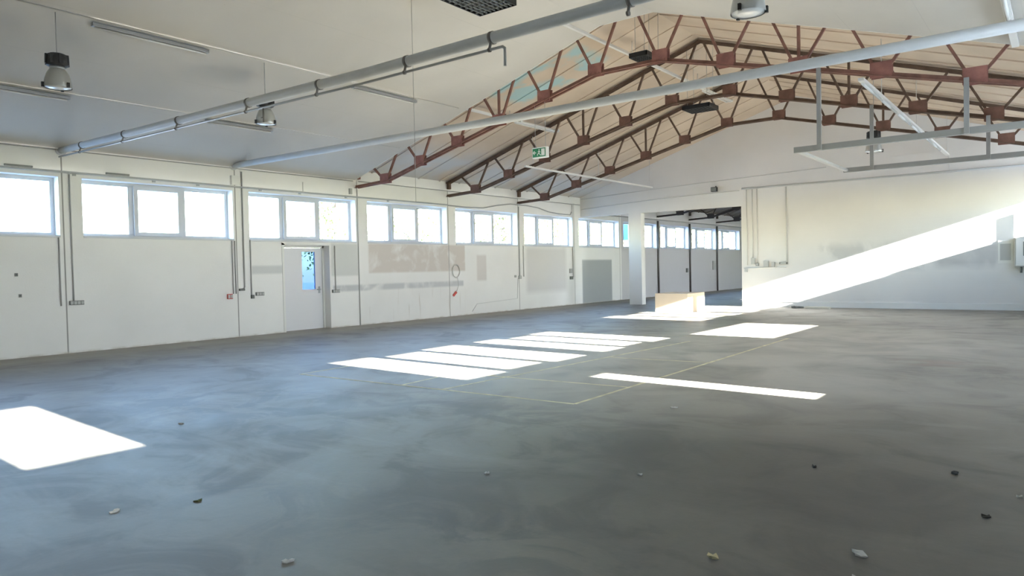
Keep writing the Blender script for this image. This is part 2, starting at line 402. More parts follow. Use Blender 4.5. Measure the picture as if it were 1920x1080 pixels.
# front ceiling, a lowered lining that ends in an edge before the first open truss
CE = TY[0]-0.07
pf = [(0,4.06), (7.93,6.566), (9.17,6.566), (W,4.06)]
top = [(x, z+0.05) for x, z in reversed(pf)]
struct(MB().prism(pf+top, YB, CE).build('ceiling', M['ceiling']))
edge = [(0,4.055), (7.93,6.561), (9.17,6.561), (W,4.055)]
struct(MB().prism(edge+[(x, z+0.11) for x, z in reversed(edge)], CE, CE+0.025).build('trim_1', M['white_metal']))
struct(MB().prism([(x, z+0.05) for x, z in edge]+[(x, zr(x)-0.001) for x, z in reversed(edge)], CE+0.026, CE+0.04).build('trim_2', M['ceiling']))
def roof(y0, y1, name, m, ribs=True):
    r = MB().prism([(-0.4, zr(0)-0.129), (MID, zr(MID)), (W+0.4, zr(W)-0.129), (W+0.4, zr(W)+0.05), (MID, zr(MID)+0.2), (-0.4, zr(0)+0.05)], y0, y1)
    if ribs:
        y = y0+0.62
        while y < y1:
            for s in (-1, 1):
                r.bar((MID+s*0.02, y, zr(MID)-0.012), (MID+s*MID, y, zr(0)-0.012), 0.05, 0.03)
            y += 0.93
    return struct(r.build(name, m))
roof(CE+0.02, YE+0.15, 'ceiling_far', M['boards'])
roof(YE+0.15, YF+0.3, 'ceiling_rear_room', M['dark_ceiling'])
roof(YB-0.3, CE+0.02, 'ceiling_outer', M['dark_ceiling'], False)

# ------------------------------------------------------------------ windows
def fr(mb, y0, y1, z0, z1, w, xa, xb):
    mb.box(xa, xb, y0, y1, z0, z0+w); mb.box(xa, xb, y0, y1, z1-w, z1); mb.box(xa, xb, y0, y0+w, z0+w, z1-w); mb.box(xa, xb, y1-w, y1, z0+w, z1-w)
wn = [0]
def window(y0, y1, z0, z1, xc, side):
    """three lights, the middle one an opening sash"""
    wn[0] += 1
    xa, xb = xc-0.035, xc+0.035
    H = (y1-y0)
    a = y0+0.065; b = y1-0.065
    m1 = y0+H*0.327; m2 = y0+H*0.657
    f = MB(); fr(f, y0, y1, z0, z1, 0.078 if side > 0 else 0.065, xa, xb)
    mw = 0.085 if side > 0 else 0.105
    f.box(xa, xb, m1-mw, m1+mw, z0+0.065, z1-0.065); f.box(xa, xb, m2-mw, m2+mw, z0+0.065, z1-0.065)
    o = struct(f.build('window_%d' % wn[0], M['white_frame']))
    s = MB(); fr(s, m1+0.02, m2-0.02, z0+0.045, z1-0.045, 0.085, xa-(0.02 if side > 0 else -0.05), xb+(0.05 if side > 0 else -0.02)*1.0)
    sa = s.build('sash', M['white_frame'], o)
    for p0, p1 in ((a, m1-0.045), (m1+0.09, m2-0.09), (m2+0.045, b)):
        MB().box(xc-0.006, xc+0.006, p0, p1, z0+0.06, z1-0.06).build('pane', M['glass'], o)
    if side > 0:
        MB().box(xb, 0.0, y0, y1, z0-0.001, z0+0.012).box(0.0, 0.02, y0+0.0, y1, z0-0.028, z0+0.012).build('window_sill', M['white_frame'], o)
    portal('window_daylight', (xc-0.10 if side > 0 else xc+0.10, (y0+y1)/2, (z0+z1)/2), -PI/2 if side > 0 else PI/2, y1-y0, z1-z0)
    return o
for k in lb:
    a, b = bay_open(k); window(a, b, SILL, HEAD, -0.27, 1)
for (a, b, z0, z1) in RW: window(a, b, z0, z1, W+0.27, -1)

# left door in its deep reveal
dr = struct(MB().build('door_1', M['door_paint'])) if False else None
d = MB(); X0, X1 = -0.33, -0.27
d.box(X0, X1, DOOR[0]+0.06, DOOR[1]-0.06, 0.0, 1.06); d.box(X0, X1, DOOR[0]+0.06, DOOR[1]-0.06, 2.06, 2.16)
d.box(X0, X1, DOOR[0]+0.06, 11.56, 1.06, 2.06); d.box(X0, X1, 11.98, DOOR[1]-0.06, 1.06, 2.06)
do = struct(d.build('door_1', M['door_paint']))
fm = MB(); fm.box(-0.34, -0.24, DOOR[0], DOOR[0]+0.055, 0, 2.22); fm.box(-0.34, -0.24, DOOR[1]-0.055, DOOR[1], 0, 2.22); fm.box(-0.34, -0.24, DOOR[0], DOOR[1], 2.165, 2.22)
fm.box(0.0, 0.015, DOOR[0]-0.06, DOOR[0], 0, 2.27); fm.box(0.0, 0.015, DOOR[0]-0.06, DOOR[1]+0.02, 2.22, 2.27)
fm.build('door_frame', M['white_metal'], do)
MB().box(-0.305, -0.295, 11.56, 11.98, 1.06, 2.06).build('door_pane', M['door_glass'], do)
h = MB(); h.tube([(-0.27, 12.09, 1.05), (-0.20, 12.09, 1.05), (-0.20, 11.97, 1.05)], 0.012, 8); h.box(-0.27, -0.262, 12.06, 12.12, 0.95, 1.13)
h.build('door_handle', M['grey_metal'], do)
portal('door_daylight', (-0.37, 11.77, 1.56), -PI/2, 0.42, 1.0)
# right door with a narrow pane
xa, xb = W+0.24, W+0.30; GY0, GY1 = 7.96, 8.36
d = MB(); d.box(xa, xb, RD[0], GY0, 0, 2.22); d.box(xa, xb, GY1, RD[1], 0, 2.22); d.box(xa, xb, GY0, GY1, 0, 1.20); d.box(xa, xb, GY0, GY1, 2.13, 2.22)
d2 = struct(d.build('door_2', M['door_paint']))
MB().box(W+0.265, W+0.275, GY0, GY1, 1.20, 2.13).build('door_pane', M['glass'], d2)
MB().tube([(xa, 8.50, 1.05), (xa-0.07, 8.50, 1.05), (xa-0.07, 8.40, 1.05)], 0.012, 8).build('door_handle', M['grey_metal'], d2)
portal('door_daylight', (W+0.37, 8.16, 1.66), PI/2, 0.4, 0.93)
# sectional gate with a window strip
d = MB(); d.box(xa, xb, RG[0], RG[1], 0, 1.97); d.box(xa, xb, RG[0], RG[1], 2.53, 2.75); d.box(xa, xb, RG[0], 14.12, 1.97, 2.53); d.box(xa, xb, 17.46, RG[1], 1.97, 2.53)
for z in (0.55, 1.1, 1.65): d.box(xa-0.012, xa, RG[0], RG[1], z-0.02, z+0.02)
d3 = struct(d.build('door_3', M['box_grey']))
MB().box(W+0.265, W+0.275, 14.12, 17.46, 1.97, 2.53).build('gate_pane', M['glass'], d3)
portal('door_daylight', (W+0.37, 15.8, 2.25), PI/2, 3.3, 0.56)

# ------------------------------------------------------------------ trusses
ND = [0.75, 2.08, 3.40, 4.72, 6.03, 7.35]
def zl(dx): dx = abs(dx); return 5.60 if dx <= 0.75 else (5.60-0.2535*(dx-0.75) if dx <= 7.35 else 3.927-(dx-7.35)*0.045)
def zt(dx): return 4.25+0.322*(MID-abs(dx))
def make_truss(m_main, m_plate):
    root = empty('roof_truss')
    b = MB()
    pts = [-MID+0.01]+[-x for x in reversed(ND)]+ND+[MID-0.01]
    for p, q in zip(pts[:-1], pts[1:]):
        for oy in (-0.04, 0.04):
            b.bar((MID+p, oy, zl(p)), (MID+q, oy, zl(q)), 0.012, 0.075)
            b.bar((MID+p, oy*1.5, zl(p)-0.032), (MID+q, oy*1.5, zl(q)-0.032), 0.05, 0.012)
    b.build('bottom_chord', m_main, root)
    t = MB()
    for s in (-1, 1):
        for oy in (-0.04, 0.04):
            t.bar((MID, oy, zt(0)), (MID+s*(MID-0.01), oy, zt(MID-0.01)), 0.012, 0.07)
            t.bar((MID, oy*1.5, zt(0)+0.03), (MID+s*(MID-0.01), oy*1.5, zt(MID-0.01)+0.03), 0.05, 0.012)
        t.box(MID+s*(MID-0.07)-0.05, MID+s*(MID-0.07)+0.05, -0.05, 0.05, 4.08, 4.26)
    t.build('top_chord', m_main, root)
    tops = [0.09]+[ (ND[i]+ND[i+1])/2 for i in range(5)]+[7.95]
    for s in (-1, 1):
        for i, x in enumerate(ND):
            inner = tops[i]+(0.11 if i else 0.0); outer = tops[i+1]-(0.11 if i < 5 else 0)
            for tx, g in ((inner, -0.06), (outer, 0.06)):
                d = MB(); d.bar((MID+s*(x+g), 0, zl(x)+0.04), (MID+s*tx, 0, zt(tx)), 0.05, 0.045)
                d.build('diagonal', m_main, root)
            if i == 2:
                MB().bar((MID+s*x, 0, zl(x)), (MID+s*x, 0, zt(x)), 0.05, 0.045).build('vertical_post', m_main, root)
            g = MB(); g.box(MID+s*x-0.165, MID+s*x+0.165, -0.062, -0.05, zl(x)-0.055, zl(x)+0.20); g.box(MID+s*x-0.165, MID+s*x+0.165, 0.05, 0.062, zl(x)-0.055, zl(x)+0.20)
            for bx in (-0.1, 0.0, 0.1): g.tube([(MID+s*x+bx, -0.072, zl(x)+0.0), (MID+s*x+bx, -0.06, zl(x)+0.0)], 0.012, 6)
            g.build('gusset_plate', m_plate, root)
    return root
t0 = make_truss(M['rust'], M['rust_plate'])
lab = ['rust red roof truss nearest the camera, against the edge of the white ceiling',
       'rust brown roof truss in the middle of the three, under the bare tan roof boards',
       'rust brown roof truss closest to the white far gable wall']
for i, y in enumerate(TY):
    o = t0 if i == 0 else (copy_tree(tb) if i == 2 else (tb := make_truss(M['brown_steel'], M['brown_plate'])))
    o.location = (0, y, 0); tag(o, lab[i], 'roof truss', 'open roof trusses of the hall')
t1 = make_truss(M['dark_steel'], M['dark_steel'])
lab = ['dark roof truss seen through the wall opening, first behind the far wall', 'dark roof truss seen through the wall opening, second behind the far wall',
       'dark roof truss seen through the wall opening, deepest in the rear room']
for i, y in enumerate((Y0+7*L, Y0+8*L, Y0+9*L)):
    o = t1 if i == 0 else copy_tree(t1)
    o.location = (0, y, 0); tag(o, lab[i], 'roof truss', 'roof trusses of the rear room')

# ------------------------------------------------------------------ big tubes across the hall
def big_tube(y, z, r, label, clamps, thin=None, rise=0.0):
    root = empty('ceiling_tube', (0, y, z)); tag(root, label, 'pipe', 'grey tubes across the hall')
    zo = lambda x: rise*max(0.0, 1-x/9.0)
    MB().tube([(0, 0, zo(0)), (9.0, 0, 0), (W, 0, 0)], r, 24).build('tube', M['pipe_grey'], root)
    MB().lathe([(r+0.04, 0), (r+0.04, 0.02), (r+0.005, 0.03)], 24, cap0=True).build('wall_flange', M['pipe_grey'], root)
    fl_ = kids(root)[-1]; fl_.rotation_euler = (0, PI/2, 0); fl_.location = (0, 0, zo(0))
    for x in clamps:
        q = zo(x); c_ = MB(); c_.tube([(x-0.018, 0, q), (x+0.018, 0, q)], r+0.008, 24)
        if thin: c_.bar((x, -0.03, q-r), (x, -0.05, q+thin[1]+0.01), 0.02, 0.02); c_.tube([(x-0.012, -0.05, q+thin[1]), (x+0.012, -0.05, q+thin[1])], 0.024, 12)
        c_.build('clamp', M['clamp'], root)
    if thin:
        x1, dz = thin
        MB().tube([(0.05, -0.05, dz+zo(0)), (9.0, -0.05, dz), (x1, -0.05, dz), (x1+0.03, -0.05, dz-0.02), (x1+0.03, -0.05, dz-0.20)], 0.016, 8).build('thin_pipe', M['grey_metal'], root)
        v = MB(); v.tube([(6.98, -0.05, dz+zo(6.98)), (6.98, -0.05, dz-0.17)], 0.012, 8); v.tube([(6.92, -0.05, dz-0.10), (6.98, -0.05, dz-0.10)], 0.008, 8)
        v.build('drain_stub', M['clamp'], root)
    return root
big_tube(Y0, 3.885, 0.060, 'pale grey tube with dark clamps and a thin pipe slung beneath it', [1.0, 2.75, 4.6, 6.55, 8.15, 9.75, 11.0, 12.6, 14.2, 15.8], (11.17, -0.135), 0.13)
big_tube(Y0+L-0.02, 4.0, 0.066, 'long plain pale grey tube crossing the trusses without clamps', [], None, 0.09)
big_tube(Y0-L, 3.90, 0.060, 'pale grey tube cut by the upper left corner of the photo', [1.0, 3.0, 5.0, 7.0, 9.0, 11.0, 13.0, 15.0])

# suspended frame of rails, right
root = empty('hanging_rail_frame', (0, 0, 3.5)); tag(root, 'pale grey rail frame hung on struts from the right side of the trusses', 'rail')
for y, x0 in ((TY[0], 11.86), (TY[1], 11.83)):
    MB().box(x0, W-0.02, y-0.045, y+0.045, -0.05, 0.05).build('rail', M['grey_metal'], root)
MB().box(11.86, 11.93, TY[0], TY[1], -0.03, 0.02).build('end_bar', M['pipe_grey'], root)
for y, xs in ((TY[0], (12.30, 14.47, 16.6)), (TY[1], (12.41, 14.49, 16.6))):
    for x in xs: MB().box(x-0.035, x+0.035, y-0.10, y-0.05, 0.03-0.08, zl(x-MID)-3.5+0.02).build('strut', M['grey_metal'], root)

# ------------------------------------------------------------------ strip lights
def strip(x, z, y0, y1, label, style, rods=True, group='strip lights along the roof', hang=None):
    root = empty('strip_light', (x, y0, z)); tag(root, label, 'light', group)
    D = y1-y0
    if style == 'batten':
        MB().box(-0.04, 0.04, 0, D, -0.01, 0.045).build('housing', M['grey_metal'], root, bevel=0.006)
        MB().tube([(0, 0.04, -0.025), (0, D-0.04, -0.025)], 0.014, 10).build('lamp_tube', M['white_metal'], root)
    elif style == 'rail':
        MB().box(-0.03, 0.03, 0, D, -0.02, 0.03).build('housing', M['white_metal'], root)
    elif style == 'rail_twin':
        MB().box(-0.035, 0.035, 0, D, -0.02, 0.035).build('housing', M['white_metal'], root)
        for s in (-1, 1): MB().tube([(s*0.09, D-1.9, -0.02), (s*0.09, D-0.1, -0.02)], 0.022, 10).build('lamp_tube', M['white_metal'], root)
        MB().box(-0.11, 0.11, D-1.92, D-1.86, -0.03, 0.03).build('lamp_holder', M['white_metal'], root)
        MB().box(-0.11, 0.11, D-0.14, D-0.08, -0.03, 0.03).build('lamp_holder', M['white_metal'], root)
    elif style == 'tubes':
        MB().box(-0.045, 0.045, 0, D, 0.0, 0.05).build('housing', M['white_metal'], root)
        y = 0.15
        while y+1.5 < D:
            MB().tube([(0.0, y, -0.03), (0.0, y+1.45, -0.03)], 0.024, 10).build('lamp_tube', M['lamp_glass'], root)
            y += 1.62
    if hang:
        for yy in hang: MB().tube([(0, yy-y0, 0.02), (0, yy-y0, (zr(x) if yy > CE else zf(x))-z)], 0.008, 6).build('hanger', M['cable_pale'], root)
    return root
zA = zf(4.1)-0.066; zB = zf(1.95)-0.066
strip(4.1, zA, 4.77, 6.62, 'grey strip light near the upper left corner, between the two bell lamps', 'batten')
strip(4.1, zA, 9.75, 11.57, 'grey strip light on the ceiling left of the first truss, behind the clamped tube', 'batten')
strip(4.12, 5.42, CE-0.1, 17.25, 'white strip light poking through the left half of the nearest truss', 'rail_twin', hang=[15.0, 17.1])
strip(1.95, zB, 3.30, 5.25, 'grey strip light at the left frame edge, under the first bell lamp', 'batten')
strip(1.95, zB, 7.75, 9.28, 'grey strip light low on the ceiling behind the second bell lamp', 'batten')
strip(3.4, 4.43, 16.6, 24.6, 'white strip light low on the left under the trusses, toward the far wall', 'rail', hang=[17.0, 20.7, 24.4])
strip(7.63, 6.44, 12.26, 21.46, 'long white strip light near the ridge with a twin tube end', 'rail_twin', hang=[15.2, 19.0, 21.3])
strip(12.95, 4.55, TY[0]+0.02, 24.6, 'white strip light with bare tubes on the right, above the hanging rail frame', 'tubes', hang=[15.0, 19.0, 24.4])
strip(15.1, 4.62, 7.0, 13.05, 'white strip light at the upper right corner of the photo', 'tubes')
# conduits that link the lights along the ceiling
def conduit(pts, r, m, label, cat='conduit', group=None, n=8, name='conduit'):
    o = MB().tube(pts, r, n).build(name, m); return tag(o, label, cat, group)
conduit([(4.19, 3.6, zf(4.19)-0.02), (4.19, 12.9, zf(4.19)-0.02)], 0.009, M['ceiling_trim'], 'thin pale conduit along the left ceiling linking strip lights and bell lamps')
conduit([(2.03, -2.0, zf(2.03)-0.016), (2.03, 13.0, zf(2.03)-0.016)], 0.006, M['ceiling_trim'], 'thin white conduit low on the left ceiling linking two strip lights')

# ------------------------------------------------------------------ bell lamps
def bell_lamp(x, y, zb, ztop, label):
    root = empty('bell_lamp', (x, y, zb)); tag(root, label, 'lamp', 'bell shaped hall lamps')
    rib = lambda j: 1.0+(0.012 if j % 2 else -0.004)
    MB().lathe([(0.180, 0.0), (0.183, 0.012), (0.176, 0.06), (0.163, 0.13), (0.140, 0.20), (0.108, 0.255), (0.095, 0.27)], 48, mod=rib).build('reflector', M['reflector'], root)
    MB().lathe([(0.0005, -0.012), (0.10, -0.008), (0.171, 0.006), (0.171, 0.02), (0.0005, 0.016)], 32).build('lens', M['lamp_glass'], root)
    MB().lathe([(0.098, 0.262), (0.098, 0.31)], 24, cap0=True, cap1=True).build('collar', M['grey_metal'], root)
    b = MB(); b.lathe([(0.115, 0.305), (0.148, 0.325), (0.148, 0.42), (0.135, 0.47), (0.10, 0.49)], 8, cap0=True, cap1=True)
    for j in range(8):
        a = 2*PI*j/8; b.bar((0.135*math.cos(a), 0.135*math.sin(a), 0.33), (0.13*math.cos(a), 0.13*math.sin(a), 0.47), 0.03, 0.05)
    b.build('ballast_housing', M['black'], root)
    for j in range(3):
        a = 2*PI*j/3+0.4; MB().box(-0.015, 0.015, -0.02, 0.015, -0.02, 0.05).build('clip', M['black'], root, (0.188*math.cos(a), 0.188*math.sin(a), 0.01))
    MB().tube([(0, 0, 0.485), (0, 0, ztop-zb)], 0.007, 8).build('hanger_rod', M['cable'], root)
    return root
bell_lamp(4.1, 4.28, 4.262, zf(4.1), 'bell lamp with black housing hanging at the left frame edge')
bell_lamp(4.1, 7.70, 4.237, zf(4.1), 'bell lamp hanging in front of the clamped grey tube')
bell_lamp(13.0, 7.68, 4.17, zf(13.0), 'bell lamp cut by the top edge, nearest to the camera')
bell_lamp(12.15, 18.45, 4.04, zr(12.15), 'small far bell lamp between the rails of the hanging frame')

# louvre lights at the ridge
def louvre(x, y, z, wx, wy, label, tilt=0.0, gm='louvre_grey'):
    root = empty('louvre_light', (x, y, z)); tag(root, label, 'light', 'black louvre lights under the ridge')
    root.rotation_euler = (0, tilt, 0)
    f_ = MB(); f_.box(0, wx, 0, 0.02, 0, 0.09); f_.box(0, wx, wy-0.02, wy, 0, 0.09); f_.box(0, 0.02, 0, wy, 0, 0.09); f_.box(wx-0.02, wx, 0, wy, 0, 0.09); f_.box(0, wx, 0, wy, 0.085, 0.10)
    f_.build('housing', M['black'], root)
    g = MB()
    for i in range(1, 9): g.box(wx*i/9-0.006, wx*i/9+0.006, 0.02, wy-0.02, 0.004, 0.035)
    for i in range(1, 9): g.box(0.02, wx-0.02, wy*i/9-0.006, wy*i/9+0.006, 0.004, 0.035)
    g.build('louvre_grid', M[gm], root)
    for px_, py_ in ((0.1, 0.1), (wx-0.1, 0.1), (0.1, wy-0.1), (wx-0.1, wy-0.1)):
        ztop = (zr(x+px_) if y+py_ > CE else zf(x+px_))-z
        MB().tube([(px_, py_, 0.09), (px_, py_, ztop)], 0.005, 6).build('hanger', M['cable'], root)
    return root
louvre(7.80, 8.25, 5.80, 0.78, 1.20, 'black louvre light cut by the top edge of the photo, alone on the white ceiling')
louvre(8.32, 13.75, 5.93, 0.42, 0.85, 'black louvre light near the ridge just behind the nearest truss', 0.0, 'black')
louvre(8.00, 17.12, 5.42, 0.72, 0.60, 'black louvre light hanging below the middle truss at its peak', 0.0, 'black')

# exit sign
root = empty('exit_sign', (6.32, TY[0], 3.98)); tag(root, 'green and white exit sign hanging below the nearest truss', 'sign')
MB().box(-0.20, 0.20, -0.05, 0.05, 0.0, 0.24).build('housing', M['sign_white'], root, bevel=0.008)
MB().box(-0.18, 0.17, -0.056, -0.05, 0.025, 0.215).build('face', M['green'], root)
g = MB(); yq0, yq1 = -0.0605, -0.056
g.box(0.06, 0.15, yq0, yq1, 0.045, 0.195)                                              # door leaf
g.bar((-0.155, (yq0+yq1)/2, 0.12), (-0.085, (yq0+yq1)/2, 0.12), 0.0045, 0.022)             # arrow shaft
for dz in (-1, 1): g.bar((-0.165, (yq0+yq1)/2, 0.12), (-0.125, (yq0+yq1)/2, 0.12+dz*0.04), 0.0045, 0.020)
ym = (yq0+yq1)/2
g.tube([(0.0, yq1, 0.178), (0.0, yq0, 0.178)], 0.016, 12)                               # running figure
for a_, b_ in (((0.0, 0.160), (-0.008, 0.105)), ((-0.008, 0.105), (-0.04, 0.088)), ((-0.04, 0.088), (-0.05, 0.05)), ((-0.008, 0.105), (0.022, 0.075)), ((0.022, 0.075), (0.045, 0.05)), ((0.0, 0.150), (-0.035, 0.135)), ((0.0, 0.150), (0.03, 0.125))):
    g.bar((a_[0], ym, a_[1]), (b_[0], ym, b_[1]), 0.0045, 0.017)
g.build('pictogram', M['sign_white'], root)
for sx_ in (-0.14, 0.14): MB().tube([(sx_, 0, 0.23), (sx_, 0, zl(6.32+sx_-MID)-3.98)], 0.005, 6).build('hanger', M['cable'], root)

# ------------------------------------------------------------------ left wall fittings
def lconduit(y, z0, z1, label, r=0.013, m='cable', group='conduits on the window wall'):
    return conduit([(r+0.006, y, z0), (r+0.006, y, z1)], r, M[m], label, 'conduit', group)
lconduit(5.93, 1.03, 3.56, 'grey wall conduit running down to the leftmost socket strip')
lconduit(9.40, 1.04, 2.30, 'left pipe of the conduit pair above the red box')
lconduit(9.47, 1.04, 2.30, 'right pipe of the conduit pair above the red box')
lconduit(5.70, 0.95, 2.30, 'grey wall conduit under the right end of the leftmost window')
conduit([(0.022, 9.70, 3.96), (0.02, 9.70, 1.20), (0.02, 9.68, 1.15), (0.02, 9.58, 1.14)], 0.017, M['cable'], 'full height grey pipe right of the red box, bent at its foot', 'conduit', 'conduits on the window wall')
lconduit(9.88, 0.98, 2.32, 'thin conduit ending beside the socket strip left of the door')
lconduit(12.42, 1.02, 2.22, 'thin conduit down to the socket strip right of the door')
lconduit(13.25, 0.0, 3.80, 'thin full height pipe under the foot of the nearest truss', 0.012, 'cable_pale')
lconduit(20.72, 1.15, 3.74, 'pipe under the foot of the farthest truss, left of two', 0.016, 'cable_pale')
lconduit(20.96, 1.20, 2.33, 'short pipe under the foot of the farthest truss, right of two', 0.016, 'cable_pale')
lconduit(24.28, 1.10, 4.0, 'thick pipe on the window wall next to the far opening', 0.022, 'cable_pale')
conduit([(0.016, 20.6, 1.15), (0.016, 20.55, 0.42), (0.016, 18.3, 0.34), (0.016, 18.05, 0.10)], 0.008, M['cable_pale'], 'thin cable stepping down the wall low to the floor', 'cable')
conduit([(0.06, -4, 3.60), (0.06, 16.9, 3.58)], 0.022, M['box_grey'], 'long grey conduit above the row of windows')
pts = [(0.045, 16.92, 3.57), (0.045, 17.8, 3.555), (0.045, 18.7, 3.58), (0.045, 19.4, 3.70), (0.045, 20.2, 3.80), (0.045, 21.2, 3.80), (0.045, 21.9, 3.76), (0.045, 22.6, 3.64), (0.045, 23.3, 3.60), (0.045, 24.1, 3.60), (0.045, 24.2, 3.72)]
conduit(pts, 0.018, M['cable'], 'dark sagging cable above the last windows before the opening', 'cable')
conduit([(0.03, 13.3, 4.03), (0.03, 24.85, 4.03)], 0.013, M['cable'], 'thin dark conduit along the top of the window wall under the trusses')
conduit([(0.03, -4, 4.025), (0.03, 13.1, 4.025)], 0.013, M['cable'], 'thin dark conduit along the top of the window wall at the ceiling edge')
def wbox(name, y, z, wy, wz, m, label, cat, group=None, dx=0.05, cells=0):
    root = empty(name, (0, y, z)); tag(root, label, cat, group)
    MB().box(0.0, dx, -wy/2, wy/2, -wz/2, wz/2).build('housing', M[m], root, bevel=0.006)
    for i in range(cells):
        cyy = -wy/2+wy*(i+0.5)/cells
        g_ = MB(); g_.box(dx, dx+0.006, cyy-wy/cells*0.4, cyy+wy/cells*0.4, -wz*0.36, wz*0.36); g_.build('socket_face', M['box_grey'], root)
    return root
wbox('socket_strip', 5.98, 1.0, 0.26, 0.085, 'socket', 'dark socket strip on the wall under the second window from the left', 'socket', 'socket strips on the window wall', cells=4)
wbox('socket_strip', 10.10, 1.01, 0.22, 0.085, 'socket', 'dark socket strip just left of the door', 'socket', 'socket strips on the window wall', cells=3)
wbox('socket_strip', 12.42, 0.99, 0.24, 0.085, 'socket', 'dark socket strip just right of the door', 'socket', 'socket strips on the window wall', cells=3)
wbox('wall_box', 9.30, 0.98, 0.13, 0.12, 'red', 'small red and white box on the wall below a conduit pair', 'box', cells=2)
wbox('wall_box', 9.90, 0.95, 0.08, 0.09, 'socket', 'small dark box at the foot of the thin conduit left of the door', 'box')
wbox('wall_box', 9.62, 1.13, 0.14, 0.05, 'socket', 'small grey valve box at the foot of the full height pipe', 'box')
wbox('wall_box', 20.72, 1.18, 0.14, 0.12, 'box_grey', 'grey box at the foot of the pipe pair under the farthest truss', 'box')
wbox('wall_box', 20.45, 1.22, 0.08, 0.08, 'box_grey', 'tiny grey box left of the pipe pair under the farthest truss', 'box')
wbox('wall_box', 24.10, 1.36, 0.16, 0.18, 'box_grey', 'upper grey box on the wall by the far opening', 'box')
wbox('wall_box', 24.14, 1.08, 0.20, 0.12, 'socket', 'lower dark box on the wall by the far opening', 'box')
for (yy, zz, lb_) in ((4.96, 1.58, 'upper of two small wall hooks near the left frame edge'), (5.01, 1.18, 'lower of two small wall hooks near the left frame edge')):
    h_ = MB(); h_.box(0, 0.012, -0.025, 0.025, -0.03, 0.03); h_.tube([(0.0, 0, 0), (0.05, 0, 0), (0.055, 0, 0.02)], 0.008, 6)
    tag(h_.build('wall_hook', M['socket'], None, (0, yy, zz)), lb_, 'hook', 'wall hooks at the left')
for (yy, zz, lb_) in ((5.06, 3.64, 'dark metal bracket above the leftmost window'), (6.85, 3.64, 'dark metal bracket above the second window from the left')):
    tag(MB().box(0.0, 0.05, -0.23, 0.23, -0.015, 0.02).build('bracket', M['socket'], None, (0, yy, zz)), lb_, 'bracket', 'brackets above the windows')
for i, (yy, lb_) in enumerate(((6.02, 'conduit clip above the left end of the second window'), (7.60, 'conduit clip above the middle of the second window'), (8.60, 'conduit clip above the right pane of the second window'), (10.2, 'conduit clip above the left pane of the third window'), (11.35, 'conduit clip above the middle of the third window'), (12.85, 'conduit clip above the right pane of the third window'), (14.4, 'conduit clip above the fourth window'))):
    tag(MB().box(0.0, 0.034, -0.03, 0.03, -0.045, 0.03).build('conduit_clip', M['box_grey'], None, (0, yy, 3.58)), lb_, 'clip', 'clips on the long conduit')
wbox('junction_box', 9.52, 3.74, 0.22, 0.22, 'white_metal', 'white junction box above the column between second and third windows', 'box', None, 0.08)
wbox('junction_box', 13.0, 3.73, 0.08, 0.16, 'box_grey', 'grey junction box by the column under the nearest truss', 'box', None, 0.07)
tag(MB().tube([(0.02, 11.45, 3.62), (0.02, 11.45, 3.86)], 0.012, 8).build('conduit', M['cable_pale']), 'short conduit stub rising above the door window', 'conduit')
# cable coil and dark red hook piece beside the column
cr_ = MB()
for q in range(3): cr_.tube([(0.02+0.012*q, 17.27+0.17*math.cos(a*PI/12), 1.46+(0.19+0.01*q)*math.sin(a*PI/12)) for a in range(25)], 0.007, 6)
tag(cr_.build('cable_coil', M['cable_pale']), 'pale cable coil hanging on the wall right of the second truss column', 'cable')
conduit([(0.014, 17.35, 1.27), (0.016, 17.4, 1.0), (0.016, 17.3, 0.80)], 0.007, M['cable_pale'], 'cable end dangling below the coil', 'cable')
tag(MB().bar((0.02, 17.12, 0.66), (0.05, 17.24, 0.78), 0.05, 0.06).build('wall_plug', M['red'], None), 'dark red plug on the wall below the cable coil', 'plug')
# far room pipes on the window wall
for i, (k, lb_) in enumerate(((7, 'dark downpipe in the rear room, leftmost through the opening'), (8, 'dark downpipe in the rear room, middle through the opening'), (9, 'dark downpipe in the rear room, right through the opening'))):
    lconduit(Y0+k*L, 0.0, 3.66, lb_, 0.045, 'clamp', 'downpipes of the rear room')
conduit([(0.04, 25.3, 3.72), (0.04, 45.5, 3.72)], 0.03, M['cable'], 'dark pipe above the windows of the rear room', 'pipe')
wbox('wall_box', 35.25, 1.22, 0.18, 0.22, 'socket', 'dark box beside the middle downpipe of the rear room', 'box')
wbox('wall_box', 38.9, 1.45, 0.35, 0.5, 'box_grey', 'grey box beside the right downpipe of the rear room', 'box')

# ------------------------------------------------------------------ far wall fittings
def fconduit(x, z0, z1, r, m, label): return conduit([(x, YE-0.016, z0), (x, YE-0.016, z1)], r, M[m], label, 'conduit', 'conduits on the far wall')
fconduit(6.86, 1.45, 4.09, 0.016, 'cable_pale', 'left of three vertical conduits beside the wall opening')
fconduit(7.06, 1.70, 4.09, 0.016, 'cable_pale', 'middle of three vertical conduits beside the wall opening')
fconduit(7.22, 1.52, 4.09, 0.014, 'cable_pale', 'right of three vertical conduits beside the wall opening')
fconduit(8.21, 1.52, 4.08, 0.022, 'cable_pale', 'single conduit dropping to the right end of the socket row')
conduit([(6.75, YE-0.026, 1.34), (8.2, YE-0.026, 1.36)], 0.018, M['cable_pale'], 'horizontal conduit below the sockets on the far wall')
conduit([(6.7, YE-0.036, 4.13), (9.0, YE-0.036, 4.12), (W-0.02, YE-0.036, 4.12)], 0.03, M['box_grey'], 'thick grey pipe across the far wall under the gable', 'pipe')
conduit([(0.05, YE-0.015, 4.26), (3.0, YE-0.015, 4.39), (5.0, YE-0.015, 4.46), (9.5, YE-0.015, 4.60)], 0.011, M['cable_pale'], 'thin cable rising across the far gable above the opening', 'cable')
